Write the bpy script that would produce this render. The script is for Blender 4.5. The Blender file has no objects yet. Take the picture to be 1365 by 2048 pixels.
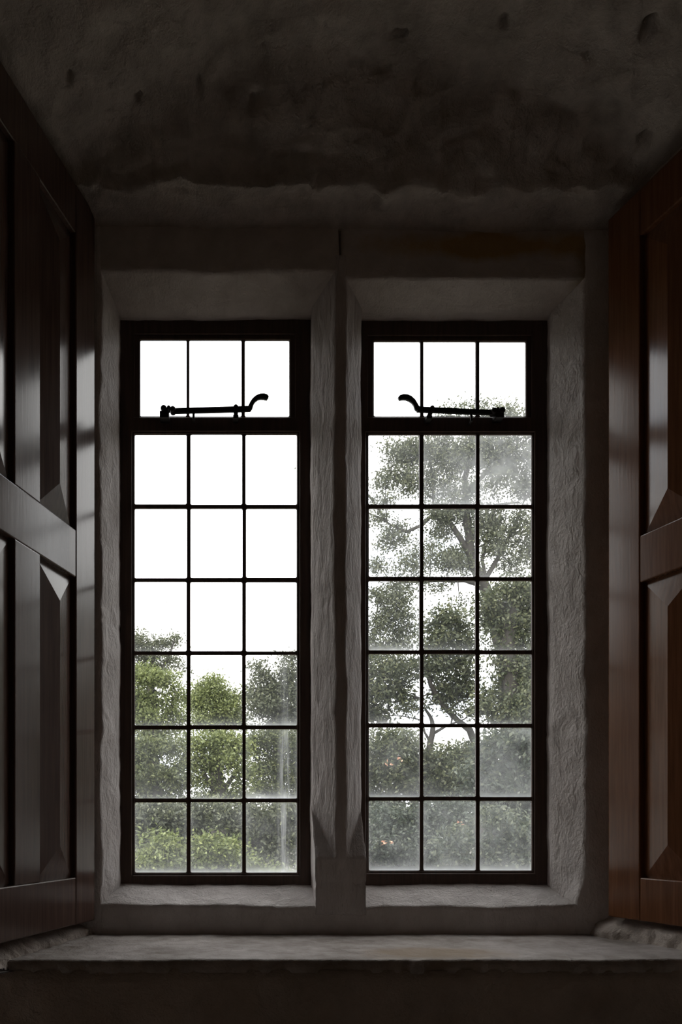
import bpy, bmesh, math, random
import numpy as np
from mathutils import Vector, noise

S = bpy.context.scene
COL = S.collection
rng = np.random.default_rng(7)
random.seed(7)

# ------------------------------------------------------------------ camera
F = 1500.0                       # focal length in pixels of the 1365x2048 frame
U0, V0 = 460.0, 1650.0           # principal point (shifted lens)
CX, CY, CZ = -0.2846, -1.923, 1.5
cam = bpy.data.cameras.new('camera')
cam.sensor_fit = 'VERTICAL'
cam.sensor_height = 36.0
cam.lens = F * 36.0 / 2048.0
cam.shift_x = (682.5 - U0) / 2048.0
cam.shift_y = (V0 - 1024.0) / 2048.0
cam.clip_start = 0.02
cam.clip_end = 600
camo = bpy.data.objects.new('camera', cam)
camo.location = (CX, CY, CZ)
camo.rotation_euler = (math.pi / 2, 0, 0)
COL.objects.link(camo)
S.camera = camo

# ------------------------------------------------------------------ world, sun, exposure
w = bpy.data.worlds.new('overcast_sky')
S.world = w
w.use_nodes = True
nt = w.node_tree
nt.nodes.clear()
wo = nt.nodes.new('ShaderNodeOutputWorld')
bg = nt.nodes.new('ShaderNodeBackground')
tc = nt.nodes.new('ShaderNodeTexCoord')
mp = nt.nodes.new('ShaderNodeMapping')
mp.inputs['Scale'].default_value = (1.0, 1.0, 2.5)
nz = nt.nodes.new('ShaderNodeTexNoise')
nz.inputs['Scale'].default_value = 3.2
nz.inputs['Detail'].default_value = 5
rp = nt.nodes.new('ShaderNodeValToRGB')
rp.color_ramp.elements[0].position = 0.34
rp.color_ramp.elements[0].color = (0.78, 0.84, 0.94, 1)
rp.color_ramp.elements[1].position = 0.50
rp.color_ramp.elements[1].color = (1.0, 0.985, 0.97, 1)
bg.inputs['Strength'].default_value = 3.6
nt.links.new(tc.outputs['Generated'], mp.inputs['Vector'])
nt.links.new(mp.outputs['Vector'], nz.inputs['Vector'])
nt.links.new(nz.outputs['Fac'], rp.inputs['Fac'])
nt.links.new(rp.outputs['Color'], bg.inputs['Color'])
nt.links.new(bg.outputs['Background'], wo.inputs['Surface'])

sl = bpy.data.lights.new('hazy_sun', 'SUN')
sl.energy = 3.2
sl.angle = math.radians(20)
sl.color = (1.0, 0.95, 0.85)
so = bpy.data.objects.new('hazy_sun', sl)
so.rotation_euler = (math.radians(32), 0, math.radians(-62))   # high, from behind the building
COL.objects.link(so)

for (px, wd) in ((-0.32, 0.62), (0.32, 0.62)):                  # sky portals in the two window openings
    pl = bpy.data.lights.new('sky_portal', 'AREA')
    pl.shape = 'RECTANGLE'
    pl.size, pl.size_y = wd, 1.66
    pl.cycles.is_portal = True
    po = bpy.data.objects.new('sky_portal', pl)
    po.location = (px, 0.27, 2.10)
    po.rotation_euler = (-math.pi / 2, 0, 0)
    COL.objects.link(po)

S.view_settings.view_transform = 'Standard'
S.view_settings.look = 'None'
S.view_settings.exposure = 0.0
S.view_settings.gamma = 1.0
S.view_settings.use_curve_mapping = False
S.cycles.diffuse_bounces = 8
S.cycles.max_bounces = 14
S.cycles.transparent_max_bounces = 16


def at(u, v, Y):
    """world point seen at pixel (u, v) of the photograph, on the plane y = Y"""
    d = (Y - CY) / F
    return Vector((CX + (u - U0) * d, Y, CZ + (V0 - v) * d))


# ------------------------------------------------------------------ materials
def mat(name):
    m = bpy.data.materials.new(name)
    m.use_nodes = True
    t = m.node_tree
    b = t.nodes['Principled BSDF']
    return m, t, b


def nd(t, kind, **kw):
    n = t.nodes.new(kind)
    for k, v in kw.items():
        if k in n.inputs:
            n.inputs[k].default_value = v
        else:
            setattr(n, k, v)
    return n


def mth(t, op, a, b=None, clamp=False):
    n = t.nodes.new('ShaderNodeMath')
    n.operation = op
    n.use_clamp = clamp
    for i, x in enumerate((a, b)):
        if x is None:
            continue
        if isinstance(x, (int, float)):
            n.inputs[i].default_value = x
        else:
            t.links.new(x, n.inputs[i])
    return n.outputs[0]


def plaster(name, c1, c2, bump=0.35, stain=None, rough=0.85, scale=1.0, stretch=(1, 1, 1)):
    m, t, b = mat(name)
    tcn = nd(t, 'ShaderNodeTexCoord')
    mpn = nd(t, 'ShaderNodeMapping')
    mpn.inputs['Scale'].default_value = stretch
    t.links.new(tcn.outputs['Object'], mpn.inputs['Vector'])
    n1 = nd(t, 'ShaderNodeTexNoise', Scale=7 * scale, Detail=7, Roughness=0.62)
    n2 = nd(t, 'ShaderNodeTexNoise', Scale=26 * scale, Detail=7, Roughness=0.56)
    n2.inputs['Distortion'].default_value = 0.4
    n3 = nd(t, 'ShaderNodeTexNoise', Scale=190 * scale, Detail=3)
    for n in (n1, n2, n3):
        t.links.new(mpn.outputs['Vector'], n.inputs['Vector'])
    r = nd(t, 'ShaderNodeValToRGB')
    r.color_ramp.elements[0].position = 0.33
    r.color_ramp.elements[0].color = (*c1, 1)
    r.color_ramp.elements[1].position = 0.62
    r.color_ramp.elements[1].color = (*c2, 1)
    mixf = mth(t, 'ADD', mth(t, 'MULTIPLY', n1.outputs['Fac'], 0.65), mth(t, 'MULTIPLY', n2.outputs['Fac'], 0.35))
    t.links.new(mixf, r.inputs['Fac'])
    colr = r.outputs['Color']
    if stain:
        # a patch of lichen / damp with a shape of its own: (centre, radii, colour, strength)
        for (c, rad, sc, st) in stain:
            m2 = nd(t, 'ShaderNodeMapping')
            m2.vector_type = 'POINT'
            m2.inputs['Location'].default_value = tuple(-c[i] / rad[i] for i in range(3))
            m2.inputs['Scale'].default_value = tuple(1 / q for q in rad)
            t.links.new(tcn.outputs['Object'], m2.inputs['Vector'])
            ln = nd(t, 'ShaderNodeVectorMath', operation='LENGTH')
            t.links.new(m2.outputs['Vector'], ln.inputs[0])
            f = mth(t, 'SUBTRACT', 1.25, ln.outputs['Value'])
            f = mth(t, 'ADD', f, mth(t, 'MULTIPLY', mth(t, 'SUBTRACT', n1.outputs['Fac'], 0.5), 2.2))
            f = mth(t, 'MULTIPLY', f, 1.5, clamp=True)
            f = mth(t, 'MULTIPLY', f, st)
            mx = nd(t, 'ShaderNodeMixRGB')
            t.links.new(f, mx.inputs[0])
            t.links.new(colr, mx.inputs[1])
            mx.inputs[2].default_value = (*sc, 1)
            colr = mx.outputs[0]
    t.links.new(colr, b.inputs['Base Color'])
    b.inputs['Roughness'].default_value = rough
    b.inputs['Specular IOR Level'].default_value = 0.25
    h = mth(t, 'ADD', mth(t, 'MULTIPLY', n2.outputs['Fac'], 1.0), mth(t, 'MULTIPLY', n3.outputs['Fac'], 0.25))
    bp = nd(t, 'ShaderNodeBump', Strength=bump, Distance=0.011)
    t.links.new(h, bp.inputs['Height'])
    t.links.new(bp.outputs['Normal'], b.inputs['Normal'])
    return m


def wood(name, c1, c2, rough=0.28, bump=0.12, spec=0.40):
    m, t, b = mat(name)
    tcn = nd(t, 'ShaderNodeTexCoord')
    mpn = nd(t, 'ShaderNodeMapping')
    mpn.inputs['Scale'].default_value = (30, 30, 1.3)
    t.links.new(tcn.outputs['Object'], mpn.inputs['Vector'])
    n1 = nd(t, 'ShaderNodeTexNoise', Scale=4, Detail=8, Roughness=0.6)
    t.links.new(mpn.outputs['Vector'], n1.inputs['Vector'])
    r = nd(t, 'ShaderNodeValToRGB')
    r.color_ramp.elements[0].position = 0.3
    r.color_ramp.elements[0].color = (*c1, 1)
    r.color_ramp.elements[1].position = 0.7
    r.color_ramp.elements[1].color = (*c2, 1)
    t.links.new(n1.outputs['Fac'], r.inputs['Fac'])
    t.links.new(r.outputs['Color'], b.inputs['Base Color'])
    t.links.new(mth(t, 'ADD', rough - 0.06, mth(t, 'MULTIPLY', n1.outputs['Fac'], 0.12)), b.inputs['Roughness'])
    b.inputs['Specular IOR Level'].default_value = spec
    bp = nd(t, 'ShaderNodeBump', Strength=bump, Distance=0.002)
    t.links.new(n1.outputs['Fac'], bp.inputs['Height'])
    t.links.new(bp.outputs['Normal'], b.inputs['Normal'])
    return m


M_STONE = plaster('whitewashed_stone', (0.53, 0.485, 0.465), (0.71, 0.665, 0.645), 0.85, stretch=(1.0, 1.0, 0.6))
M_LINTEL = plaster('whitewashed_lintel', (0.48, 0.435, 0.41), (0.64, 0.59, 0.56), 0.5,
                   stain=[((0.42, -0.0, 2.985), (0.32, 0.05, 0.035), (0.42, 0.27, 0.09), 0.9),
                          ((0.66, -0.0, 2.91), (0.06, 0.08, 0.07), (0.22, 0.16, 0.06), 0.8)])
M_MULL = plaster('whitewashed_mullion', (0.48, 0.44, 0.425), (0.65, 0.605, 0.59), 0.85, stretch=(1.6, 1.6, 0.5))
M_SILL = plaster('worn_sill_stone', (0.23, 0.195, 0.165), (0.50, 0.455, 0.43), 0.7,
                 stain=[((0.15, -0.27, 1.22), (0.14, 0.08, 0.1), (0.30, 0.22, 0.14), 0.7)])
M_WALL = plaster('old_plaster_wall', (0.44, 0.385, 0.34), (0.60, 0.53, 0.475), 0.8)
M_SOFFIT = plaster('darker_soffit_plaster', (0.30, 0.268, 0.242), (0.55, 0.50, 0.455), 1.0)  # darker, more mottled base colour than the wall plaster
M_ROOM = plaster('room_plaster', (0.66, 0.58, 0.50), (0.74, 0.66, 0.58), 0.2)
M_FLOOR = wood('pale_floor_boards', (0.46, 0.36, 0.27), (0.58, 0.46, 0.35), 0.5)
M_SHUT_L = wood('varnished_brown_wood', (0.075, 0.045, 0.036), (0.125, 0.077, 0.062), 0.20, bump=0.06)
M_SHUT_R = wood('varnished_red_brown_wood', (0.115, 0.047, 0.020), (0.20, 0.082, 0.037), 0.20, bump=0.06)
M_FRAME = wood('dark_brown_frame_paint', (0.055, 0.036, 0.029), (0.11, 0.070, 0.054), 0.5)
M_IRON, _t, _b = mat('black_iron')
_b.inputs['Base Color'].default_value = (0.015, 0.013, 0.013, 1)
_b.inputs['Roughness'].default_value = 0.5
_b.inputs['Metallic'].default_value = 0.3


def glass_material():
    m = bpy.data.materials.new('dusty_old_glass')
    m.use_nodes = True
    t = m.node_tree
    t.nodes.clear()
    out = nd(t, 'ShaderNodeOutputMaterial')
    tr = nd(t, 'ShaderNodeBsdfTransparent')
    tr.inputs['Color'].default_value = (0.97, 0.98, 0.97, 1)
    gl = nd(t, 'ShaderNodeBsdfGlossy', Roughness=0.02)
    df = nd(t, 'ShaderNodeBsdfDiffuse')
    df.inputs['Color'].default_value = (0.75, 0.78, 0.80, 1)
    tl = nd(t, 'ShaderNodeBsdfTranslucent')
    tl.inputs['Color'].default_value = (0.80, 0.83, 0.85, 1)
    dm = nd(t, 'ShaderNodeMixShader', Fac=0.75)
    t.links.new(df.outputs[0], dm.inputs[1])
    t.links.new(tl.outputs[0], dm.inputs[2])
    uv = nd(t, 'ShaderNodeUVMap', uv_map='pane')
    sp = nd(t, 'ShaderNodeSeparateXYZ')
    t.links.new(uv.outputs[0], sp.inputs[0])
    x, y = sp.outputs[0], sp.outputs[1]
    at_ = nd(t, 'ShaderNodeAttribute', attribute_name='dirt')
    sc = nd(t, 'ShaderNodeSeparateColor')
    t.links.new(at_.outputs['Color'], sc.inputs[0])
    haze, low, streak = sc.outputs[0], sc.outputs[1], sc.outputs[2]
    tcn = nd(t, 'ShaderNodeTexCoord')
    n1 = nd(t, 'ShaderNodeTexNoise', Scale=13, Detail=6, Roughness=0.6)
    n2 = nd(t, 'ShaderNodeTexNoise', Scale=55, Detail=5, Roughness=0.65)
    mps = nd(t, 'ShaderNodeMapping')
    mps.inputs['Scale'].default_value = (150, 1, 7)
    n3 = nd(t, 'ShaderNodeTexNoise', Scale=1, Detail=4, Roughness=0.6)
    t.links.new(tcn.outputs['Object'], n1.inputs['Vector'])
    t.links.new(tcn.outputs['Object'], n2.inputs['Vector'])
    t.links.new(tcn.outputs['Object'], mps.inputs['Vector'])
    t.links.new(mps.outputs[0], n3.inputs['Vector'])
    # general film of dust, patchy
    f1 = mth(t, 'MULTIPLY', mth(t, 'MULTIPLY', haze, 0.45), mth(t, 'MULTIPLY', mth(t, 'SUBTRACT', n1.outputs['Fac'], 0.22, clamp=True), 2.6))
    # build-up along the bottom edge, and a fainter one along every edge
    yw = mth(t, 'ADD', y, mth(t, 'MULTIPLY', mth(t, 'SUBTRACT', n1.outputs['Fac'], 0.5), 0.16))
    lowf = mth(t, 'POWER', 2.718, mth(t, 'MULTIPLY', mth(t, 'MAXIMUM', yw, 0.0), -17.0))
    f2 = mth(t, 'MULTIPLY', mth(t, 'MULTIPLY', mth(t, 'MULTIPLY', low, 0.75), lowf), mth(t, 'ADD', 0.55, n2.outputs['Fac']))
    ex = mth(t, 'MINIMUM', x, mth(t, 'SUBTRACT', 1.0, x))
    ey = mth(t, 'MINIMUM', y, mth(t, 'SUBTRACT', 1.0, y))
    e = mth(t, 'MINIMUM', mth(t, 'MULTIPLY', ex, 0.75), ey)
    edf = mth(t, 'POWER', 2.718, mth(t, 'MULTIPLY', e, -42.0))
    f3 = mth(t, 'MULTIPLY', edf, mth(t, 'ADD', mth(t, 'MULTIPLY', low, 0.28), mth(t, 'MULTIPLY', haze, 0.35)))
    # washed-down lime streak
    dx = mth(t, 'ABSOLUTE', mth(t, 'SUBTRACT', x, mth(t, 'ADD', 0.70, mth(t, 'MULTIPLY', n1.outputs['Fac'], 0.08))))
    stf = mth(t, 'SUBTRACT', 1.0, mth(t, 'MULTIPLY', dx, 7.0), clamp=True)
    f4 = mth(t, 'MULTIPLY', mth(t, 'MULTIPLY', stf, streak), mth(t, 'MULTIPLY', mth(t, 'SUBTRACT', n3.outputs['Fac'], 0.33, clamp=True), 1.7))
    # specks of dirt
    fac = mth(t, 'ADD', mth(t, 'ADD', f1, f2), mth(t, 'ADD', f3, f4))
    fac = mth(t, 'MINIMUM', fac, 0.92, clamp=True)
    vo = nd(t, 'ShaderNodeTexVoronoi', Scale=38)
    t.links.new(tcn.outputs['Object'], vo.inputs['Vector'])
    spk = mth(t, 'LESS_THAN', vo.outputs['Distance'], mth(t, 'MULTIPLY', mth(t, 'SUBTRACT', n1.outputs['Fac'], 0.53, clamp=True), 0.55))
    mb = nd(t, 'ShaderNodeMixShader')
    t.links.new(mth(t, 'MULTIPLY', spk, 0.7), mb.inputs[0])
    bl = nd(t, 'ShaderNodeBsdfDiffuse')
    bl.inputs['Color'].default_value = (0.03, 0.028, 0.025, 1)
    m1 = nd(t, 'ShaderNodeMixShader')
    t.links.new(fac, m1.inputs[0])
    t.links.new(tr.outputs[0], m1.inputs[1])
    t.links.new(dm.outputs[0], m1.inputs[2])
    m2 = nd(t, 'ShaderNodeMixShader', Fac=0.035)
    t.links.new(m1.outputs[0], mb.inputs[1])
    t.links.new(bl.outputs[0], mb.inputs[2])
    t.links.new(mb.outputs[0], m2.inputs[1])
    t.links.new(gl.outputs[0], m2.inputs[2])
    t.links.new(m2.outputs[0], out.inputs['Surface'])
    return m


M_GLASS = glass_material()


def leaf_material(name, c1, c2, c3):
    m = bpy.data.materials.new(name)
    m.use_nodes = True
    t = m.node_tree
    t.nodes.clear()
    out = nd(t, 'ShaderNodeOutputMaterial')
    a = nd(t, 'ShaderNodeAttribute', attribute_name='tone')
    r = nd(t, 'ShaderNodeValToRGB')
    r.color_ramp.elements[0].color = (*c1, 1)
    r.color_ramp.elements[1].color = (*c3, 1)
    e = r.color_ramp.elements.new(0.5)
    e.color = (*c2, 1)
    t.links.new(a.outputs['Fac'], r.inputs['Fac'])
    d = nd(t, 'ShaderNodeBsdfDiffuse')
    l = nd(t, 'ShaderNodeBsdfTranslucent')
    g = nd(t, 'ShaderNodeBsdfGlossy', Roughness=0.45)
    g.inputs['Color'].default_value = (0.5, 0.5, 0.5, 1)
    mx = nd(t, 'ShaderNodeMixShader', Fac=0.28)
    mg = nd(t, 'ShaderNodeMixShader', Fac=0.06)
    t.links.new(r.outputs[0], d.inputs[0])
    t.links.new(r.outputs[0], l.inputs[0])
    t.links.new(d.outputs[0], mx.inputs[1])
    t.links.new(l.outputs[0], mx.inputs[2])
    t.links.new(mx.outputs[0], mg.inputs[1])
    t.links.new(g.outputs[0], mg.inputs[2])
    t.links.new(mg.outputs[0], out.inputs[0])
    return m


M_OAK = leaf_material('oak_leaves', (0.0698, 0.0790, 0.0512), (0.1162, 0.1302, 0.0790), (0.1860, 0.1953, 0.1116))
M_IVY = leaf_material('ivy_leaves', (0.0446, 0.0558, 0.0298), (0.0856, 0.1004, 0.0521), (0.1562, 0.1637, 0.0818))
M_LIME = leaf_material('bright_green_leaves', (0.1059, 0.1315, 0.0478), (0.1828, 0.2161, 0.0775), (0.2888, 0.3194, 0.1192))
M_MID = leaf_material('mid_green_leaves', (0.0620, 0.0775, 0.0349), (0.1085, 0.1279, 0.0542), (0.1783, 0.1938, 0.0775))
M_BLUE = leaf_material('blue_green_leaves', (0.0409, 0.0546, 0.0409), (0.0750, 0.0921, 0.0648), (0.1228, 0.1364, 0.0818))
M_DEAD = leaf_material('withered_leaves', (0.45, 0.20, 0.12), (0.60, 0.30, 0.20), (0.70, 0.42, 0.28))
M_BARK = plaster('grey_bark', (0.025, 0.022, 0.018), (0.06, 0.054, 0.047), 0.8, scale=0.4, stretch=(1, 1, 0.25))
M_GRASS = plaster('rough_grass', (0.075, 0.072, 0.055), (0.13, 0.125, 0.10), 0.3, scale=0.3)


# ------------------------------------------------------------------ mesh helpers
def link(name, me, m, parent=None, kind=None, label=None, cat=None, group=None):
    o = bpy.data.objects.new(name, me)
    COL.objects.link(o)
    if m is not None:
        me.materials.append(m)
    if parent is not None:
        o.parent = parent
    if kind:
        o['kind'] = kind
    if label:
        o['label'] = label
    if cat:
        o['category'] = cat
    if group:
        o['group'] = group
    return o


def empty(name, loc=(0, 0, 0), rz=0.0, **kw):
    o = bpy.data.objects.new(name, None)
    o.empty_display_size = 0.1
    COL.objects.link(o)
    o.location = loc
    o.rotation_euler = (0, 0, rz)
    for k, v in kw.items():
        o[k] = v
    return o


def bm_done(bm, name, m, parent=None, smooth=False, **kw):
    bmesh.ops.recalc_face_normals(bm, faces=bm.faces)
    me = bpy.data.meshes.new(name)
    bm.to_mesh(me)
    bm.free()
    if smooth:
        for p in me.polygons:
            p.use_smooth = True
    return link(name, me, m, parent, **kw)


def add_box(bm, lo, hi, bev=0.0, seg=2):
    r = bmesh.ops.create_cube(bm, size=1.0)
    for v in r['verts']:
        v.co = Vector([(lo[i] + hi[i]) / 2 + v.co[i] * (hi[i] - lo[i]) for i in range(3)])
    if bev > 0:
        es = list({e for v in r['verts'] for e in v.link_edges})
        bmesh.ops.bevel(bm, geom=es, offset=bev, segments=seg, affect='EDGES', profile=0.5)


def rough(p, amp):
    a = noise.noise_vector(p * 5.0) * 0.9
    b = noise.noise_vector(p * 17.0 + Vector((3.1, 7.7, 1.3))) * 0.55
    c = noise.noise_vector(p * 52.0 + Vector((9.2, 0.3, 4.4))) * 0.28
    return (a + b + c) * amp


def hashn(x, s):
    return noise.noise(Vector((x * s, 11.3, s)))


def loft(bm, secs, seg=0.01, amp=0.0, fine=None, cap=True):
    """skin through closed sections of equal corner count; edges longer than seg are divided"""
    n = len(secs[0])
    counts = []
    for i in range(n):
        if fine is not None and i not in fine:
            counts.append(1)
            continue
        L = max((sc[(i + 1) % n] - sc[i]).length for sc in secs)
        counts.append(max(1, int(math.ceil(L / seg))))
    rings = []
    for sc in secs:
        ring = []
        for i in range(n):
            a, b = sc[i], sc[(i + 1) % n]
            for k in range(counts[i]):
                p = a.lerp(b, k / counts[i])
                if amp:
                    p = p + rough(p, amp)
                ring.append(bm.verts.new(p))
        rings.append(ring)
    m = len(rings[0])
    for a, b in zip(rings, rings[1:]):
        for i in range(m):
            bm.faces.new((a[i], a[(i + 1) % m], b[(i + 1) % m], b[i]))
    if cap:
        bm.faces.new(rings[0])
        bm.faces.new(rings[-1][::-1])


def frange(a, b, step):
    n = max(1, int(round((b - a) / step)))
    return [a + (b - a) * i / n for i in range(n + 1)]


def tube(bm, pts, rad, n=8, cap=True):
    pts = [Vector(p) for p in pts]
    rings = []
    prev = None
    for i, p in enumerate(pts):
        d = (pts[min(i + 1, len(pts) - 1)] - pts[max(i - 1, 0)]).normalized()
        if prev is None:
            ref = Vector((0, 0, 1)) if abs(d.z) < 0.9 else Vector((1, 0, 0))
            x = d.cross(ref).normalized()
        else:
            x = (prev - d * prev.dot(d)).normalized()
        prev = x
        y = d.cross(x)
        r = rad[i] if isinstance(rad, (list, tuple)) else rad
        rings.append([bm.verts.new(p + (x * math.cos(2 * math.pi * k / n) + y * math.sin(2 * math.pi * k / n)) * r)
                      for k in range(n)])
    for a, b in zip(rings, rings[1:]):
        for k in range(n):
            bm.faces.new((a[k], a[(k + 1) % n], b[(k + 1) % n], b[k]))
    if cap:
        bm.faces.new(rings[0])
        bm.faces.new(rings[-1][::-1])


def bez(p0, p1, p2, n=8):
    p0, p1, p2 = Vector(p0), Vector(p1), Vector(p2)
    return [p0 * (1 - t) ** 2 + p1 * 2 * t * (1 - t) + p2 * t * t for t in [i / n for i in range(n + 1)]]


# ------------------------------------------------------------------ room shell
XL, XR, YB, ZC = -2.4, 2.4, -4.6, 4.1
bm = bmesh.new()
add_box(bm, (XL - 0.2, YB - 0.2, -0.15), (XR + 0.2, 0.24, 0.0))
bm_done(bm, 'floor', M_FLOOR, kind='structure')
bm = bmesh.new()
add_box(bm, (XL - 0.2, YB - 0.2, 0.0), (XR + 0.2, YB, ZC))
bm_done(bm, 'wall_back', M_ROOM, kind='structure')

# outer leaf of the window wall: below, beside and above the stone surround
bm = bmesh.new()
add_box(bm, (XL - 0.2, 0.02, 0.0), (-0.78, 0.24, ZC))
add_box(bm, (0.78, 0.02, 0.0), (XR + 0.2, 0.24, ZC))
add_box(bm, (-0.78, 0.02, 3.06), (0.78, 0.24, ZC))
add_box(bm, (-0.78, 0.02, 0.0), (0.78, 0.24, 1.20))
bm_done(bm, 'wall_outer', M_WALL, kind='structure')

# apron of wall below the inner sill
bm = bmesh.new()
xs = frange(-1.3, 1.9, 0.03)
secs = []
for x in xs:
    secs.append([Vector((x, 0.02, 0.0)), Vector((x, -0.353, 0.0)), Vector((x, -0.353, 0.8)), Vector((x, -0.353, 1.196)), Vector((x, 0.02, 1.196))])
loft(bm, secs, seg=0.03, amp=0.007, fine=(2,))
bm_done(bm, 'wall_front', M_WALL, smooth=True, kind='structure')

# splayed sides of the embrasure; a rough plaster foot runs under the shutters
def splay(name, sgn, x0):
    bm = bmesh.new()
    zs = [0.0, 1.0] + frange(1.18, 1.34, 0.008) + frange(1.38, 3.3, 0.05) + [ZC]
    secs = []
    for z in zs:
        foot = 1.0 / (1.0 + math.exp((z - (1.258 if sgn > 0 else 1.246)) / 0.006))
        off = 0.052 - 0.050 * foot
        xa = x0 + sgn * off
        a = Vector((xa - sgn * 0.317 * 0.03, 0.03, z))
        yf = -0.56 if z > 1.2 else -0.335
        b = Vector((xa - sgn * 0.317 * yf, yf, z))
        c = Vector((sgn * 2.6, yf, z))
        d = Vector((sgn * 2.6, 0.03, z))
        secs.append([a, b, c, d])
    loft(bm, secs, seg=0.007, amp=0.008, fine=(0,))
    # lumpy old plaster at the foot
    for v in bm.verts:
        f = 1.0 / (1.0 + math.exp((v.co.z - 1.262) / 0.008))
        if abs(v.co.x) < 1.3 and f > 0.01 and v.co.z > 1.1:
            q = Vector((v.co.y * 15, v.co.z * 18, sgn * 3.0))
            k = noise.noise(q) + 0.6 * noise.noise(q * 2.3) + 0.35 * noise.noise(q * 5.1)
            k2 = math.exp(-((v.co.y + 0.045) / 0.055) ** 2)
            v.co.x -= sgn * f * (0.015 * k + (0.016 if sgn > 0 else 0.004) * k2) + sgn * f * 0.006 * noise.noise(q * 9.0)
            v.co.z += f * 0.012 * noise.noise(q * 1.4 + Vector((9, 0, 0)))
    # room side wall runs on from it
    add_box(bm, (min(sgn * 2.4, sgn * 2.6), YB, 0), (max(sgn * 2.4, sgn * 2.6), -0.5, ZC))
    return bm_done(bm, name, M_WALL, smooth=True, kind='structure')


splay('wall_left', -1, -0.637)
splay('wall_right', 1, 0.652)

# rough arched soffit over the embrasure, continued by the room ceiling
def soffit_z(x, y):
    base = 3.028 - 0.012 * x
    band = base + 0.33 * max(0.0, -y) + 0.012 * hashn(x, 9.0) * min(1, max(0, -y) * 12)
    ye = -0.094 + 0.02 * hashn(x, 6.0) + 0.012 * hashn(x, 21.0) + 0.007 * hashn(x, 60.0)
    if y > ye:
        return band
    eb = base + 0.33 * max(0.0, -ye)
    tymp = eb + 1.45 * (ye - y) + 0.022 * min(1.0, (ye - y) / 0.006)
    vault = 3.262 - 0.31 * x * x + 0.10 * (-y - 0.2) + 0.012 * hashn(x + y * 3, 4.0)
    k = 0.03
    h = max(0.0, min(1.0, 0.5 + 0.5 * (vault - tymp) / k))
    return vault * (1 - h) + tymp * h - k * h * (1 - h)


bm = bmesh.new()
gx = frange(-1.15, 1.15, 0.008)
gy = [0.03, 0.02, 0.01] + [-0.008 * i for i in range(8)] + [-0.06 - 0.0035 * i for i in range(24)] + [-0.146 - 0.008 * i for i in range(58)]
grid = []
for y in gy:
    row = []
    for x in gx:
        p = Vector((x, y, soffit_z(x, y)))
        k = 0.018 if y < -0.05 else 0.007
        p += rough(p, k)
        # pits and pulled-off lumps of plaster
        q = noise.noise(Vector((x * 21, y * 21, 2.0)))
        if q > 0.50 and y < -0.10:
            p.z += (q - 0.50) * 0.16
        # knob of plaster over the mullion
        dk = math.hypot((x - 0.10) / 0.035, (y + 0.085) / 0.035)
        if dk < 2.5:
            p.z -= 0.030 * math.exp(-dk * dk * 0.9)
        dk = math.hypot((x - 0.085) / 0.016, (y + 0.072) / 0.012)
        if dk < 3:
            p.z += 0.03 * math.exp(-dk * dk)
        row.append(bm.verts.new(p))
    grid.append(row)
for a, b in zip(grid, grid[1:]):
    for i in range(len(gx) - 1):
        bm.faces.new((a[i], a[i + 1], b[i + 1], b[i]))
# wall over the arch and the flat room ceiling behind it
last = grid[-1]
top = [bm.verts.new((v.co.x, v.co.y, ZC)) for v in last]
for i in range(len(last) - 1):
    bm.faces.new((last[i], last[i + 1], top[i + 1], top[i]))
add_box(bm, (XL - 0.2, YB - 0.2, ZC), (XR + 0.2, 0.24, ZC + 0.15))
bm_done(bm, 'ceiling', M_SOFFIT, smooth=True, kind='structure',
        label='rough dark plaster soffit arching over the window recess')

# ------------------------------------------------------------------ stone window surround
def chip(z, s, amp):
    """irregular worn arris"""
    return amp * (noise.noise(Vector((z * 7, s, 0))) + 0.7 * noise.noise(Vector((z * 23, s, 5))))


# mullion with chamfers and pyramid stops
bm = bmesh.new()
ZS0, ZS1 = 1.413, 1.540
secs = []
for z in frange(1.27, 1.41, 0.01) + frange(1.413, 1.54, 0.0075) + frange(1.55, 2.96, 0.011):
    t = max(0.0, min(1.0, (z - ZS0) / (ZS1 - ZS0)))
    wl, wr = 0.066, 0.0645
    fl, fr = 0.0135 + chip(z, 1.7, 0.0035), 0.0128 + chip(z, 8.3, 0.003)
    D = 0.070
    jn = 0.0025 * math.exp(-((z - 1.352) / 0.006) ** 2)          # mortar joint at the foot
    jn += 0.0018 * math.exp(-((z - 1.79) / 0.006) ** 2)
    tx = max(t, 0.12)
    l1 = (-(fl + (wl - fl) * tx), D * t + jn)
    r1 = (fr + (wr - fr) * tx, D * t + jn)
    sec = [(-fl, jn), l1, (-wl + jn, D * t + jn + 0.0005), (-wl, D + 0.001), (-wl - 0.003, 0.145), (-0.04, 0.24), (0.04, 0.24), (wr + 0.003, 0.145),
           (wr, D + 0.001), (wr - jn, D * t + jn + 0.0005), r1, (fr, jn)]
    secs.append([Vector((x, y, z)) for x, y in sec])
# at t == 0 the stop is a full square block, at t == 1 a plain chamfer
for sc, z in zip(secs, [s[0].z for s in secs]):
    t = max(0.0, min(1.0, (z - ZS0) / (ZS1 - ZS0)))
loft(bm, secs, seg=0.011, amp=0.0032)
bm_done(bm, 'trim_1', M_MULL, smooth=True, kind='structure',
        label='whitewashed stone mullion with chamfered edges between the two windows')

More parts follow.
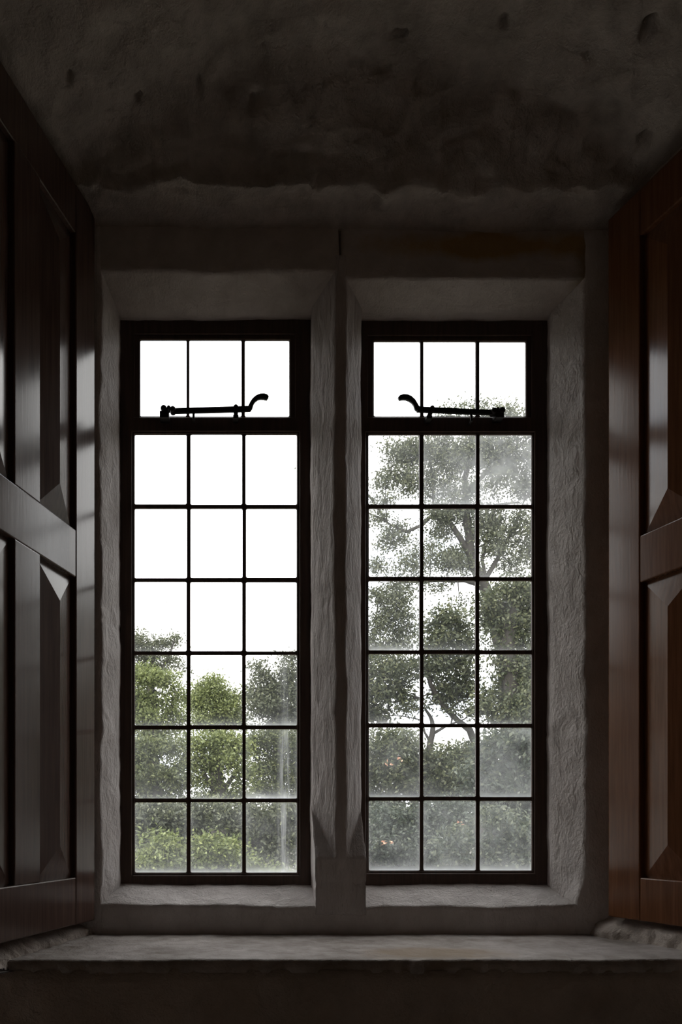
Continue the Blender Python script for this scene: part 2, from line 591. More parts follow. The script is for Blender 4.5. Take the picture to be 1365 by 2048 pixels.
def jamb(name, pts, label, salt, sgn):
    bm = bmesh.new()
    secs = []
    for z in frange(1.215, 3.05, 0.011):
        sec = []
        for i, (x, y) in enumerate(pts):
            if i == 1:
                x = x + chip(z, salt, 0.006)
            if i in (1, 2):
                j = math.exp(-((z - (1.746 if sgn > 0 else 2.026)) / 0.006) ** 2)
                x += sgn * 0.004 * j
            if sgn > 0 and i == 1 and z < 1.36:
                x -= 0.020 * min(1.0, (1.36 - z) / 0.05)
            sec.append(Vector((x, y, z)))
        secs.append(sec)
    loft(bm, secs, seg=0.012, amp=0.0045, fine=(0, 1, 2, 3))
    return bm_done(bm, name, M_STONE, smooth=True, kind='structure', label=label)


jamb('trim_2', [(-0.80, 0.0), (-0.616, 0.0), (-0.582, 0.078), (-0.576, 0.145), (-0.62, 0.24), (-0.80, 0.24)],
     'rough whitewashed stone jamb beside the left window', 3.3, -1)
jamb('trim_3', [(0.80, 0.0), (0.628, 0.0), (0.5735, 0.078), (0.5665, 0.145), (0.61, 0.24), (0.80, 0.24)],
     'rough whitewashed stone jamb beside the right window', 5.9, 1)

def lintel(name, xa, xb, zlow, zopen, label, salt):
    bm = bmesh.new()
    secs = []
    for x in frange(xa, xb, 0.011):
        ch = chip(x, salt, 0.003)
        prof = [(0.001, 3.06), (0.001, zlow + ch), (0.078, zopen + 0.008), (0.10, zopen), (0.145, zopen), (0.24, zopen + 0.08), (0.24, 3.06)]
        secs.append([Vector((x, y, z)) for y, z in prof])
    loft(bm, secs, seg=0.012, amp=0.0038, fine=(0, 1, 2))
    return bm_done(bm, name, M_LINTEL, smooth=True, kind='structure', label=label)


lintel('trim_4', -0.80, -0.0045, 2.924, 2.862, 'whitewashed stone lintel over the left window', 2.2)
lintel('trim_5', 0.0035, 0.80, 2.906, 2.860, 'whitewashed stone lintel over the right window with orange stain', 6.1)

# sloping stone sills of the two lights (one stone)
bm = bmesh.new()
secs = []
for x in frange(-0.80, 0.80, 0.010):
    ch = chip(x, 4.6, 0.0045)
    prof = [(0.002, 1.18), (0.002, 1.2915 + ch), (0.10, 1.340), (0.145, 1.342), (0.24, 1.29), (0.24, 1.18)]
    secs.append([Vector((x, y, z)) for y, z in prof])
loft(bm, secs, seg=0.011, amp=0.0042, fine=(0, 1, 2))
bm_done(bm, 'trim_6', M_STONE, smooth=True, kind='structure',
        label='whitewashed stone sill sloping in under both windows')

# inner sill ledge with a broken front edge
bm = bmesh.new()
secs = []
for x in frange(-1.1, 1.5, 0.009):
    e = 0.006 * noise.noise(Vector((x * 8, 0, 1))) + 0.005 * noise.noise(Vector((x * 31, 0, 4)))
    nib = -0.010 * math.exp(-((x - 0.105) / 0.012) ** 2) + 0.008 * math.exp(-((x - 0.085) / 0.01) ** 2)
    yf = -0.356 + e + nib
    prof = [(0.03, 1.19), (yf + 0.004, 1.19), (yf, 1.214), (yf + 0.003, 1.218), (0.03, 1.219)]
    secs.append([Vector((x, y, z)) for y, z in prof])
loft(bm, secs, seg=0.011, amp=0.0024, fine=(2, 3))
bm_done(bm, 'trim_7', M_SILL, smooth=True, kind='structure',
        label='worn pale stone ledge with broken front edge below the windows')

# ------------------------------------------------------------------ windows
YF = 0.100            # room face of the frames


def rect_ring(bm, o, i, y0, y1, bev=0.002):
    """frame between outer rect o and inner rect i (x0, z0, x1, z1), from y0 to y1"""
    def lp(r, y):
        return [bm.verts.new((r[0], y, r[1])), bm.verts.new((r[2], y, r[1])), bm.verts.new((r[2], y, r[3])), bm.verts.new((r[0], y, r[3]))]
    c = bev
    A = lp((o[0], o[1], o[2], o[3]), y0)
    B0 = lp((i[0] - c, i[1] - c, i[2] + c, i[3] + c), y0)
    B1 = lp(i, y0 + c)
    C = lp(i, y1)
    D = lp(o, y1)
    L = [A, B0, B1, C, D, A]
    for p, q in zip(L, L[1:]):
        for k in range(4):
            bm.faces.new((p[k], p[(k + 1) % 4], q[(k + 1) % 4], q[k]))


def cell_ring(bm, cell, hole, r, y0, y1):
    """glazing bars round one pane: cell rectangle with a round-cornered hole"""
    x0, z0, x1, z1 = hole
    X0, Z0, X1, Z1 = cell
    inn, out = [], []
    n = 4
    for (cx, cz, a0, CXo, CZo) in ((x1 - r, z1 - r, 0, X1, Z1), (x0 + r, z1 - r, 90, X0, Z1), (x0 + r, z0 + r, 180, X0, Z0), (x1 - r, z0 + r, 270, X1, Z0)):
        for k in range(n + 1):
            a = math.radians(a0 + 90 * k / n)
            inn.append((cx + r * math.cos(a), cz + r * math.sin(a)))
            out.append((CXo, CZo))
    # spread the outer points so that no sliver faces form
    m = len(inn)
    fi = [bm.verts.new((x, y0, z)) for x, z in inn]
    bi = [bm.verts.new((x, y1, z)) for x, z in inn]
    cf = [bm.verts.new((X, y0, Z)) for X, Z in ((X1, Z1), (X0, Z1), (X0, Z0), (X1, Z0))]
    cb = [bm.verts.new((X, y1, Z)) for X, Z in ((X1, Z1), (X0, Z1), (X0, Z0), (X1, Z0))]
    for q in range(4):
        s = q * (n + 1)
        for k in range(n):
            bm.faces.new((cf[q], fi[s + k], fi[s + k + 1]))
            bm.faces.new((cb[q], bi[s + k + 1], bi[s + k]))
        a, b = s + n, (s + n + 1) % m
        bm.faces.new((cf[q], fi[a], fi[b], cf[(q + 1) % 4]))
        bm.faces.new((cb[(q + 1) % 4], bi[b], bi[a], cb[q]))
        bm.faces.new((cf[q], cf[(q + 1) % 4], cb[(q + 1) % 4], cb[q]))
    for k in range(m):
        bm.faces.new((fi[k], bi[k], bi[(k + 1) % m], fi[(k + 1) % m]))


def glazing(parent, us, vs, bar, yb, dirt):
    """us, vs: pixel lines between panes (first and last = edges of the glazed area)"""
    bm = bmesh.new()
    panes = []
    h = bar / 2
    for r in range(len(vs) - 1):
        for c in range(len(us) - 1):
            ua, ub, va, vb = us[c], us[c + 1], vs[r], vs[r + 1]
            A, B = at(ua, vb, yb), at(ub, va, yb)
            q = R2(ua, va, ub, vb, yb, yb + 0.006)
            A.x = q[0] if c == 0 else A.x
            A.z = q[1] if r == len(vs) - 2 else A.z
            B.x = q[2] if c == len(us) - 2 else B.x
            B.z = q[3] if r == 0 else B.z
            j = lambda: random.uniform(-0.0008, 0.0008)
            hl = A.x + (0 if c == 0 else h) + j()
            hr = B.x - (0 if c == len(us) - 2 else h) + j()
            hb = A.z + (0 if r == len(vs) - 2 else h) + j()
            ht = B.z - (0 if r == 0 else h) + j()
            e = 0.006
            cell = (A.x - (e if c == 0 else 0), A.z - (e if r == len(vs) - 2 else 0), B.x + (e if c == len(us) - 2 else 0), B.z + (e if r == 0 else 0))
            cell_ring(bm, cell, (hl, hb, hr, ht), 0.004, yb, yb + 0.006)
            panes.append((cell, (hl, hb, hr, ht), dirt(r, c)))
    bm_done(bm, 'glazing_bar_grid', M_FRAME, parent)
    vsx, faces, uvs, cols = [], [], [], []
    for cell, hole, d in panes:
        b = len(vsx)
        x0, z0, x1, z1 = hole
        g = 0.002
        rt = random.uniform(-0.0006, 0.0006)
        vsx += [(x0 - g, yb + 0.003 + rt, z0 - g), (x1 + g, yb + 0.003 - rt, z0 - g), (x1 + g, yb + 0.003, z1 + g), (x0 - g, yb + 0.003, z1 + g)]
        faces.append((b, b + 1, b + 2, b + 3))
        uvs += [(0, 0), (1, 0), (1, 1), (0, 1)]
        cols += [d] * 4
    me = bpy.data.meshes.new('glass')
    me.from_pydata(vsx, [], faces)
    ul = me.uv_layers.new(name='pane')
    for i, q in enumerate(uvs):
        ul.data[i].uv = q
    ca = me.color_attributes.new('dirt', 'FLOAT_COLOR', 'CORNER')
    for i, q in enumerate(cols):
        ca.data[i].color = (*q, 1)
    link('glass', me, M_GLASS, parent)


def stay(parent, pts, mirror, label):
    """iron peg stay on the transom: pts = pixel positions"""
    Ys = YF - 0.020
    px = lambda u, v, Y=None: at(u, v, Ys if Y is None else Y)
    root = None
    # forged bar with a small step and a fishtail handle
    bm = bmesh.new()
    a, b = px(*pts['bar'][0]), px(*pts['bar'][1])
    ha, hb = pts['thick']
    n = 10
    secs = []
    for i in range(n + 1):
        t = i / n
        p = a.lerp(b, t)
        h = (ha + (hb - ha) * t) * 0.5
        secs.append([p + Vector((0, -0.004, -h)), p + Vector((0, -0.004, h)), p + Vector((0, 0.004, h)), p + Vector((0, 0.004, -h))])
    loft(bm, secs, seg=1)
    root = bm_done(bm, 'window_stay', M_IRON, parent, label=label)
    # curled handle: flat strip following the curve
    bm = bmesh.new()
    cs = pts['curl']
    secs = []
    for i, (u, v, wpx) in enumerate(cs):
        p = px(u, v)
        u2, v2, _ = cs[min(i + 1, len(cs) - 1)]
        u1, v1, _ = cs[max(i - 1, 0)]
        d = (px(u2, v2) - px(u1, v1)).normalized()
        nn = Vector((-d.z, 0, d.x)) * (wpx / 2 * (Ys - CY) / F)
        secs.append([p - nn + Vector((0, -0.005, 0)), p + nn + Vector((0, -0.005, 0)), p + nn + Vector((0, 0.005, 0)), p - nn + Vector((0, 0.005, 0))])
    loft(bm, secs, seg=1)
    bmesh.ops.bevel(bm, geom=[e for e in bm.edges if len(e.link_faces) == 2 and e.calc_face_angle(0) > 0.7], offset=0.0012, segments=2, affect='EDGES')
    bm_done(bm, 'handle', M_IRON, root, smooth=True)
    # knuckle at the pivot end
    bm = bmesh.new()
    for (u, v, r) in pts['knuckle']:
        c = px(u, v)
        rr = r * (Ys - CY) / F
        tube(bm, [c + Vector((0, -0.011, 0)), c + Vector((0, -0.008, 0)), c + Vector((0, 0.010, 0)), c + Vector((0, 0.012, 0))], [rr * 0.75, rr, rr, rr * 0.8], 14)
    lo, hi = px(*pts['bracket'][0]), px(*pts['bracket'][1])
    add_box(bm, (min(lo.x, hi.x), Ys - 0.008, min(lo.z, hi.z)), (max(lo.x, hi.x), YF + 0.004, max(lo.z, hi.z)), 0.002)
    bm_done(bm, 'pivot_bracket', M_IRON, root, smooth=False)
    # round-headed peg that holds the bar, and a thin pin
    bm = bmesh.new()
    for (u0, v0, u1, v1, r) in [pts['peg']]:
        p0, p1 = px(u0, v0), px(u1, v1)
        rr = r * (Ys - CY) / F
        tube(bm, [p0, p0.lerp(p1, 0.5), p1], [rr, rr * 0.9, rr * 0.85], 12)
        u, v, r2 = pts['peg_head']
        bmesh.ops.create_uvsphere(bm, u_segments=14, v_segments=8, radius=r2 * (Ys - CY) / F)
        for vv in bm.verts[-(14 * 7 + 2):]:
            vv.co += px(u, v)
        add_box(bm, (p1.x - rr * 1.1, Ys - 0.006, p1.z - 0.006), (p1.x + rr * 1.1, YF + 0.004, p1.z + 0.003), 0.001)
    bm_done(bm, 'peg', M_IRON, root, smooth=False)
    bm = bmesh.new()
    u, v0, v1 = pts['pin']
    tube(bm, [px(u, v0), px(u, v1)], 0.0034, 8)
    add_box(bm, (px(u, v1).x - 0.003, Ys - 0.004, px(u, v1).z - 0.004), (px(u, v1).x + 0.003, YF + 0.004, px(u, v1).z), 0.0008)
    bm_done(bm, 'pin', M_IRON, root)


def R(u0, v0, u1, v1, Y):
    a, b = at(u0, v1, Y), at(u1, v0, Y)
    return (a.x, a.z, b.x, b.z)


def R2(u0, v0, u1, v1, ya, yb):
    a, b = R(u0, v0, u1, v1, ya), R(u0, v0, u1, v1, yb)
    return (min(a[0], b[0]), min(a[1], b[1]), max(a[2], b[2]), max(a[3], b[3]))


def window(name, outer, low, vent, lus, lvs, vus, vvs, dirt, vdirt, stay_pts, mirror, label, slabel):
    c = at((outer[0] + outer[2]) / 2, outer[3], YF)
    root = empty(name, (c.x, c.y, c.z), kind='structure', label=label)
    inv = Vector(root.location)
    made = set(bpy.data.objects)
    o = R(*outer, YF)
    # outer frame with its transom
    tb, tt = (low[1] - 4), (vent[3] + 4)
    bm = bmesh.new()
    og = (o[0] - 0.02, o[1] - 0.022, o[2] + 0.02, o[3] + 0.02)
    li = R2(low[0] - 5, low[1] - 5, low[2] + 5, low[3] + 5, YF, YF + 0.006)
    vi = R2(vent[0] - 11, vent[1] - 11, vent[2] + 11, vent[3] + 1, YF, YF + 0.006)
    zm = (li[3] + vi[1]) / 2
    rect_ring(bm, (og[0], og[1], og[2], zm), li, YF, YF + 0.012, 0.002)
    rect_ring(bm, (og[0], zm, og[2], og[3]), vi, YF, YF + 0.012, 0.002)
    bm_done(bm, 'frame', M_FRAME, root)
    # casement and fanlight sashes, set a little back
    bm = bmesh.new()
    rect_ring(bm, R(low[0] - 9, low[1] - 20, low[2] + 14, low[3] + 9, YF + 0.004), R2(*low, YF + 0.004, YF + 0.010), YF + 0.004, YF + 0.010, 0.002)
    cs = bm_done(bm, 'casement', M_FRAME, root)
    glazing(cs, lus, lvs, 0.0100, YF + 0.006, dirt)
    bm = bmesh.new()
    rect_ring(bm, R(vent[0] - 16, vent[1] - 26, vent[2] + 18, vent[3] + 8, YF + 0.004), R2(*vent, YF + 0.004, YF + 0.010), YF + 0.004, YF + 0.010, 0.002)
    fs = bm_done(bm, 'fanlight', M_FRAME, root)
    glazing(fs, vus, vvs, 0.0085, YF + 0.006, vdirt)
    stay(root, stay_pts, mirror, slabel)
    bpy.context.view_layer.update()
    for ob in bpy.data.objects:
        if ob not in made and ob.parent is root:
            ob.location = -inv
    return root


HL = [[.03, .03, .03], [.03, .03, .04], [.05, .04, .05], [.09, .06, .12], [.24, .10, .20], [.30, .24, .36]]
LL = [[.03, .03, .05], [.05, .05, .08], [.25, .10, .18], [.25, .32, .80], [.25, .35, .80], [.55, .70, 1.0]]
HR = [[.25, .62, .95], [.26, .22, .24], [.16, .12, .12], [.16, .10, .16], [.30, .22, .50], [.42, .46, .44]]
LR = [[.25, .35, .30], [.25, .25, .25], [.70, .25, .20], [.40, .25, .25], [.45, .25, .35], [.55, .55, .60]]
dl = lambda r, c: (HL[r][c], LL[r][c], (0.0, 0.0, 0.45, 0.35, 0.85, 0.75)[r] if (c == 2 and r >= 3) else 0.0)
dr = lambda r, c: (HR[r][c], LR[r][c], 0.0)
dv = lambda r, c: (0.04, 0.10, 0.0)
dv2 = lambda r, c: ((.06, .12, .22)[c], 0.35, 0.0)

window('window_1', (245, 640, 614, 1768), (270, 870, 594, 1745), (281, 682, 579, 833),
       (270, 377.5, 488.5, 594), (870, 1012.5, 1159.5, 1306, 1454.5, 1601, 1745), (281, 376, 486.5, 579), (682, 833), dl, dv,
       dict(bar=((344, 822.5), (501, 818)), thick=(0.0125, 0.0132),
            curl=[(498, 819, 9), (501, 815, 9), (504, 807, 7.5), (508, 801, 7.5), (514, 796, 8), (521, 793.5, 9), (528, 793.5, 10), (533, 795, 9.5), (536, 797, 7)],
            knuckle=[(328, 819, 6.2), (338, 818, 4.0), (346, 821, 6.0)],
            bracket=((320, 824), (338.5, 838)), peg=(472, 816, 472, 834, 5.0), peg_head=(472, 814, 5.0), pin=(387.5, 820, 836)),
       False, 'left leaded window with dark frame, mostly white sky in its upper panes', 'black iron stay with handle curling up to the right')
window('window_2', (719, 643, 1091, 1762), (738, 871, 1063, 1741), (748, 685, 1051, 833),
       (738, 844, 956, 1063), (871, 1012.5, 1157.5, 1304, 1451, 1597.5, 1741), (748, 844, 956, 1051), (685, 833), dr, dv2,
       dict(bar=((834, 819), (995, 826)), thick=(0.0128, 0.0118),
            curl=[(838, 819, 9), (834, 816, 9), (831, 809, 7.5), (827, 803, 8), (821, 798, 9), (814, 795, 9.5), (807, 794.5, 9), (801, 796, 8), (798, 798, 5.5)],
            knuckle=[(1003, 823, 6.4), (994, 821.5, 4.0), (987, 824, 6.0)],
            bracket=((990, 827), (1007.5, 838)), peg=(863, 820, 858.5, 835, 5.2), peg_head=(865, 816.5, 5.2), pin=(943.5, 824, 840)),
       True, 'right leaded window with dark frame, tree filling its panes', 'black iron stay with handle curling up to the left')

# ------------------------------------------------------------------ shutters
def shutter(x_hinge, y_hinge, sgn, m, zb, zt, rail, bot, toprail, label):
    """panelled leaf; local x runs from the hinge towards the room, local y = sgn*depth out of the visible face"""
    ang = math.atan2(-1.0, sgn * 0.317)          # direction of the leaf in plan
    root = empty('window_shutter', (x_hinge, y_hinge, zb), ang, label=label, category='shutter', group='panelled shutters beside the windows')
    T = 0.042
    # visible face lies at local y = 0; for the left leaf the face looks to +x world
    fs = 1.0 if sgn < 0 else -1.0

    def box(bm, s0, s1, d0, d1, z0, z1, bev=0.003):
        y0, y1 = fs * d0, fs * d1
        add_box(bm, (s0, min(y0, y1), z0), (s1, max(y0, y1), z1), bev)

    H = zt - zb
    stw, pw, mw = 0.096, 0.158, 0.100
    s1 = stw
    s2 = s1 + pw
    s3 = s2 + mw
    s4 = s3 + pw
    s5 = s4 + stw
    zr0, zr1 = rail[0] - zb, rail[1] - zb
    zbt, ztb = bot - zb, toprail - zb
    for a, b in ((0, s1), (s4, s5)):
        bm = bmesh.new()
        box(bm, a, b, -T, 0, 0, H)
        bm_done(bm, 'stile', m, root)
    for (z0, z1, nm) in ((0, zbt, 'bottom_rail'), (zr0, zr1, 'middle_rail'), (ztb, H, 'top_rail')):
        bm = bmesh.new()
        box(bm, s1 - 0.0005, s4 + 0.0005, -T + 0.001, -0.0006, z0 + (0.0003 if z0 == 0 else 0), z1 - (0.0003 if z1 == H else 0))
        bm_done(bm, nm, m, root)
    for (z0, z1) in ((zbt, zr0), (zr1, ztb)):
        bm = bmesh.new()
        box(bm, s2, s3, -T + 0.001, -0.0008, z0 - 0.001, z1 + 0.001)
        bm_done(bm, 'muntin', m, root)
        for (a, b) in ((s1, s2), (s3, s4)):
            bm = bmesh.new()
            g, r = -0.014, 0.002
            a0, b0, z00, z11 = a - 0.004, b + 0.004, z0 - 0.004, z1 + 0.004
            i = 0.003                                       # flat margin round the raised pyramid
            hw = (b0 - a0) / 2 - i
            ring = lambda q, d: [bm.verts.new((x, fs * d, z)) for x, z in ((a0 + q, z00 + q), (b0 - q, z00 + q), (b0 - q, z11 - q), (a0 + q, z11 - q))]
            bk = ring(0, -0.034)
            f0 = ring(0, g)
            f1 = ring(i, g)
            cx = (a0 + b0) / 2
            rb = bm.verts.new((cx, fs * r, z00 + i + hw))
            rt = bm.verts.new((cx, fs * r, z11 - i - hw))
            bm.faces.new(bk)
            for p, q in ((bk, f0), (f0, f1)):
                for k in range(4):
                    bm.faces.new((p[k], p[(k + 1) % 4], q[(k + 1) % 4], q[k]))
            bm.faces.new((f1[0], f1[1], rb))
            bm.faces.new((f1[1], f1[2], rt, rb))
            bm.faces.new((f1[2], f1[3], rt))
            bm.faces.new((f1[3], f1[0], rb, rt))
            bm_done(bm, 'raised_panel', m, root)
    return root


shutter(-0.6237 - 0.317 * 0.0141, -0.0141, -1, M_SHUT_L, 1.258, 3.054, (2.100, 2.215), 1.373, 2.935,
        'brown varnished wooden shutter folded back on the left of the windows')
shutter(0.6448 + 0.317 * 0.05, -0.05, 1, M_SHUT_R, 1.272, 3.011, (2.076, 2.187), 1.375, 2.900,
        'red-brown varnished wooden shutter folded back on the right of the windows')

# ------------------------------------------------------------------ outside: ground and trees
GZ = -1.6
bm = bmesh.new()
add_box(bm, (-60, 0.6, GZ - 0.3), (60, 140, GZ))
bm_done(bm, 'ground', M_GRASS, kind='structure')


def quads_mesh(name, P, tone):
    """P: (n,4,3) corner array -> quad mesh with a per-leaf tone"""
    n = len(P)
    me = bpy.data.meshes.new(name)
    me.vertices.add(n * 4)
    me.vertices.foreach_set('co', P.reshape(-1).astype(np.float32))
    me.loops.add(n * 4)
    me.loops.foreach_set('vertex_index', np.arange(n * 4, dtype=np.int32))
    me.polygons.add(n)
    me.polygons.foreach_set('loop_start', np.arange(0, n * 4, 4, dtype=np.int32))
    me.update(calc_edges=True)
    ca = me.color_attributes.new('tone', 'FLOAT_COLOR', 'POINT')
    t = np.repeat(tone, 4)
    ca.data.foreach_set('color', np.stack([t, t, t, np.ones_like(t)], 1).reshape(-1).astype(np.float32))
    return me


def unit(a):
    return a / np.maximum(np.linalg.norm(a, axis=1, keepdims=True), 1e-9)


def leaves(centres, per, spread, length, width, up=0.5):
    """sprays of diamond leaves round the given centres"""
    n = len(centres)
    c = np.repeat(centres, per, 0)
    off = rng.normal(size=(n * per, 3)) * spread * np.array([1.0, 1.0, 0.55])
    p = c + off
    d = unit(rng.normal(size=p.shape) + unit(off + 1e-6) * 0.9 + np.array([0, 0, -0.15]))
    nrm = unit(rng.normal(size=p.shape) + np.array([0, 0, up]))
    side = unit(np.cross(d, nrm))
    L = length * rng.uniform(0.65, 1.25, size=(n * per, 1))
    W = width * rng.uniform(0.7, 1.2, size=(n * per, 1))
    bend = np.cross(side, d) * L * 0.12
    P = np.stack([p - d * L * 0.5, p + side * W * 0.5 + bend, p + d * L * 0.5, p - side * W * 0.5 + bend], 1)
    return P


def tree(name, label, cat, d, clusters, limbs, lm, leaf, spread, per=12, dens=1.0, group=None, dead=None, hollow=2.2, tone=(0.5, 0.2), twigs=14, bark=True):
    """clusters: (u, v, ru, rv, cover[, depth offset]) ; limbs: [(u, v, radius_m) ...] polylines; all at distance d from the wall"""
    sc = (d - CY) / F
    base = at(limbs[0][0][0], V0, d)
    root = empty(name, (base.x, d, GZ), label=label, category=cat)
    if group:
        root['group'] = group
    b0 = np.array([base.x, d, GZ])
    nodes = []
    for li, pl in enumerate(limbs):
        pts, rad = [], []
        for q in pl:
            p = at(q[0], q[1], d) + Vector((0, q[3] if len(q) > 3 else 0, 0))
            pts.append(p)
            rad.append(q[2])
        sm, sr = [], []
        for i in range(len(pts) - 1):
            for k in range(4):
                t = k / 4
                pp = pts[i].lerp(pts[i + 1], t)
                if 0 < k:
                    pp += Vector((noise.noise(pp * 1.7), noise.noise(pp * 1.7 + Vector((5, 0, 0))), 0)) * rad[i] * 0.6
                sm.append(pp)
                sr.append(rad[i] * (1 - t) + rad[i + 1] * t)
        sm.append(pts[-1])
        sr.append(rad[-1])
        nodes += sm
        bmT = bmesh.new()
        tube(bmT, [p - Vector(b0) for p in sm], sr, 9)
        bm_done(bmT, 'branch' if li else 'trunk', M_BARK, root, smooth=True)
    allP, allT = [], []
    for q in clusters:
        u, v, ru, rv, cover = q[:5]
        dd = q[5] if len(q) > 5 else rng.uniform(-0.5, 0.5) * ru * sc
        c = np.array(at(u, v, d)) + np.array([0, dd, 0])
        rx, rz = ru * sc, rv * sc
        ry = min(max(rx, rz), 1.3 * min(rx, rz)) * 0.9
        area = math.pi * ru * rv * sc * sc
        n = max(3, int(cover * dens * area / (per * leaf[0] * leaf[1] * 0.085)))
        dirs = unit(rng.normal(size=(n, 3)))
        rr = rng.uniform(0, 1, size=(n, 1)) ** (1 / hollow)
        pos = c + dirs * rr * np.array([rx, ry, rz])
        # ragged outline
        pos += rng.normal(size=pos.shape) * 0.10 * min(rx, rz)
        # group into boughs: pull sprays toward a few attractors
        na = max(4, n // 9)
        A = c + unit(rng.normal(size=(na, 3))) * (rng.uniform(0, 1, size=(na, 1)) ** (1 / 2.0)) * np.array([rx, ry, rz])
        near = A[np.argmin(((pos[:, None, :] - A[None]) ** 2).sum(2), 1)] if n * na < 4e6 else A[rng.integers(0, na, n)]
        pos = pos + (near - pos) * 0.42
        P = leaves(pos, per, spread, leaf[0], leaf[1])
        tn = np.repeat(rng.normal(tone[0], tone[1] * 0.95, size=n), per) + rng.normal(0, tone[1] * 0.55, size=n * per)
        allP.append(P)
        allT.append(np.clip(tn, 0, 1))
        # twigs from the nearest limb out to boughs
        cn = min(nodes, key=lambda p: (p - Vector(c)).length_squared)
        hub = Vector(c) * 0.75 + cn * 0.25
        if twigs:
            bmB = bmesh.new()
            r0 = max(0.012, 0.10 * min(rx, rz) * 0.35)
            midp = cn.lerp(Vector(c), 0.5) + Vector((rng.normal() * 0.1, 0, abs(rng.normal()) * 0.15)) * min(rx, rz)
            tube(bmB, [p - Vector(b0) for p in bez(cn, midp, hub, 6)], [r0 * (1.3 - 0.6 * i / 6) for i in range(7)], 6)
            for k in range(min(twigs, na)):
                tgt = Vector(A[k])
                md = hub.lerp(tgt, 0.5) + Vector((0, 0, 0.08 * rz))
                tube(bmB, [p - Vector(b0) for p in bez(hub, md, tgt, 4)], [r0 * 0.6, r0 * 0.5, r0 * 0.4, r0 * 0.3, r0 * 0.15], 5)
            bm_done(bmB, 'branch', M_BARK, root, smooth=True)
    P = np.concatenate(allP) - b0
    me = quads_mesh('foliage', P, np.concatenate(allT))
    link('foliage', me, lm, root)
    if dead:
        cc = np.array([np.array(at(u, v, d + q)) for (u, v, q) in dead])
        P = leaves(cc, 5, 4.5 * sc, 6.5 * sc, 4 * sc, 0) - b0
        link('withered_leaves', quads_mesh('withered_leaves', P, rng.uniform(0, 1, len(P))), M_DEAD, root)
    return root


# --- the tall tree that fills the right window
tree('oak_tree', 'tall open-crowned oak filling the upper right window with sky between its boughs', 'tree', 17.0,
     [(670, 905, 60, 45, .9), (805, 905, 42, 36, 1.05), (772, 955, 22, 28, .9), (815, 965, 34, 32, 1.15), (835, 910, 30, 30, 1.0),
      (880, 895, 40, 32, 1.15), (868, 965, 28, 38, 1.1), (905, 930, 34, 40, .8), (940, 905, 42, 38, 1.15), (905, 985, 22, 22, 1.0), (945, 985, 26, 20, .9),
      (985, 900, 40, 40, 1.15), (1030, 905, 46, 46, 1.15), (1050, 965, 40, 36, 1.0), (990, 965, 26, 34, .9), (1110, 920, 60, 70, 1.0), (985, 850, 60, 32, .8),
      (1030, 838, 26, 26, .6), (893, 822, 16, 22, .5), (925, 825, 22, 22, .5), (960, 815, 26, 26, .5), (1010, 825, 28, 26, .45), (1090, 850, 50, 50, .8),
      (770, 1000, 36, 14, .7), (760, 1035, 26, 18, .8), (795, 1055, 32, 18, .85), (775, 1080, 20, 26, .8), (800, 1085, 22, 20, .7),
      (880, 1030, 36, 30, 1.0), (920, 1020, 30, 30, .9), (885, 1060, 30, 24, 1.0), (955, 1045, 24, 40, 1.1), (990, 1040, 30, 36, 1.1), (985, 1090, 36, 36, 1.1), (1035, 1060, 30, 40, .9),
      (1055, 1100, 24, 30, .9), (1025, 1130, 30, 28, .9), (915, 1110, 32, 30, 1.1), (895, 1130, 32, 24, .9), (860, 1110, 22, 30, .8), (940, 1135, 20, 22, .9),
      (757, 1125, 24, 20, .75), (825, 1125, 28, 30, .95), (785, 1150, 22, 14, .5), (840, 1160, 20, 14, .6),
      (780, 1195, 46, 30, 1.1), (800, 1235, 34, 30, 1.1), (760, 1250, 30, 34, 1.1), (815, 1185, 14, 20, .7), (880, 1170, 30, 16, .6), (920, 1200, 14, 16, .5),
      (745, 1300, 40, 36, 1.1), (800, 1280, 34, 30, .9), (676, 1010, 36, 50, .9), (680, 1150, 40, 60, 1.0), (1110, 1060, 46, 90, 1.0), (820, 1260, 20, 20, .6)],
     [[(1030, 1900, .24), (1024, 1500, .20), (1014, 1330, .17), (985, 1215, .15), (968, 1170, .14), (946, 1130, .12), (935, 1050, .10), (930, 960, .075), (942, 880, .05)],
      [(932, 985, .07), (968, 950, .05), (1000, 925, .03)], [(940, 1110, .08), (900, 1045, .06), (865, 1030, .05), (845, 1050, .045), (812, 1064, .035), (775, 1045, .02)],
      [(868, 1030, .03), (868, 960, .03), (860, 920, .02)], [(968, 1170, .09), (930, 1160, .06), (880, 1160, .05), (800, 1165, .035), (760, 1190, .02)],
      [(968, 1165, .07), (1000, 1110, .05), (1030, 1050, .04), (1050, 1000, .02)], [(975, 1180, .06), (965, 1120, .04), (990, 1010, .035), (1040, 1005, .02)]],
     M_OAK, (0.095, 0.040), 0.15, per=12, dens=0.72, tone=(0.45, 0.30), twigs=7)

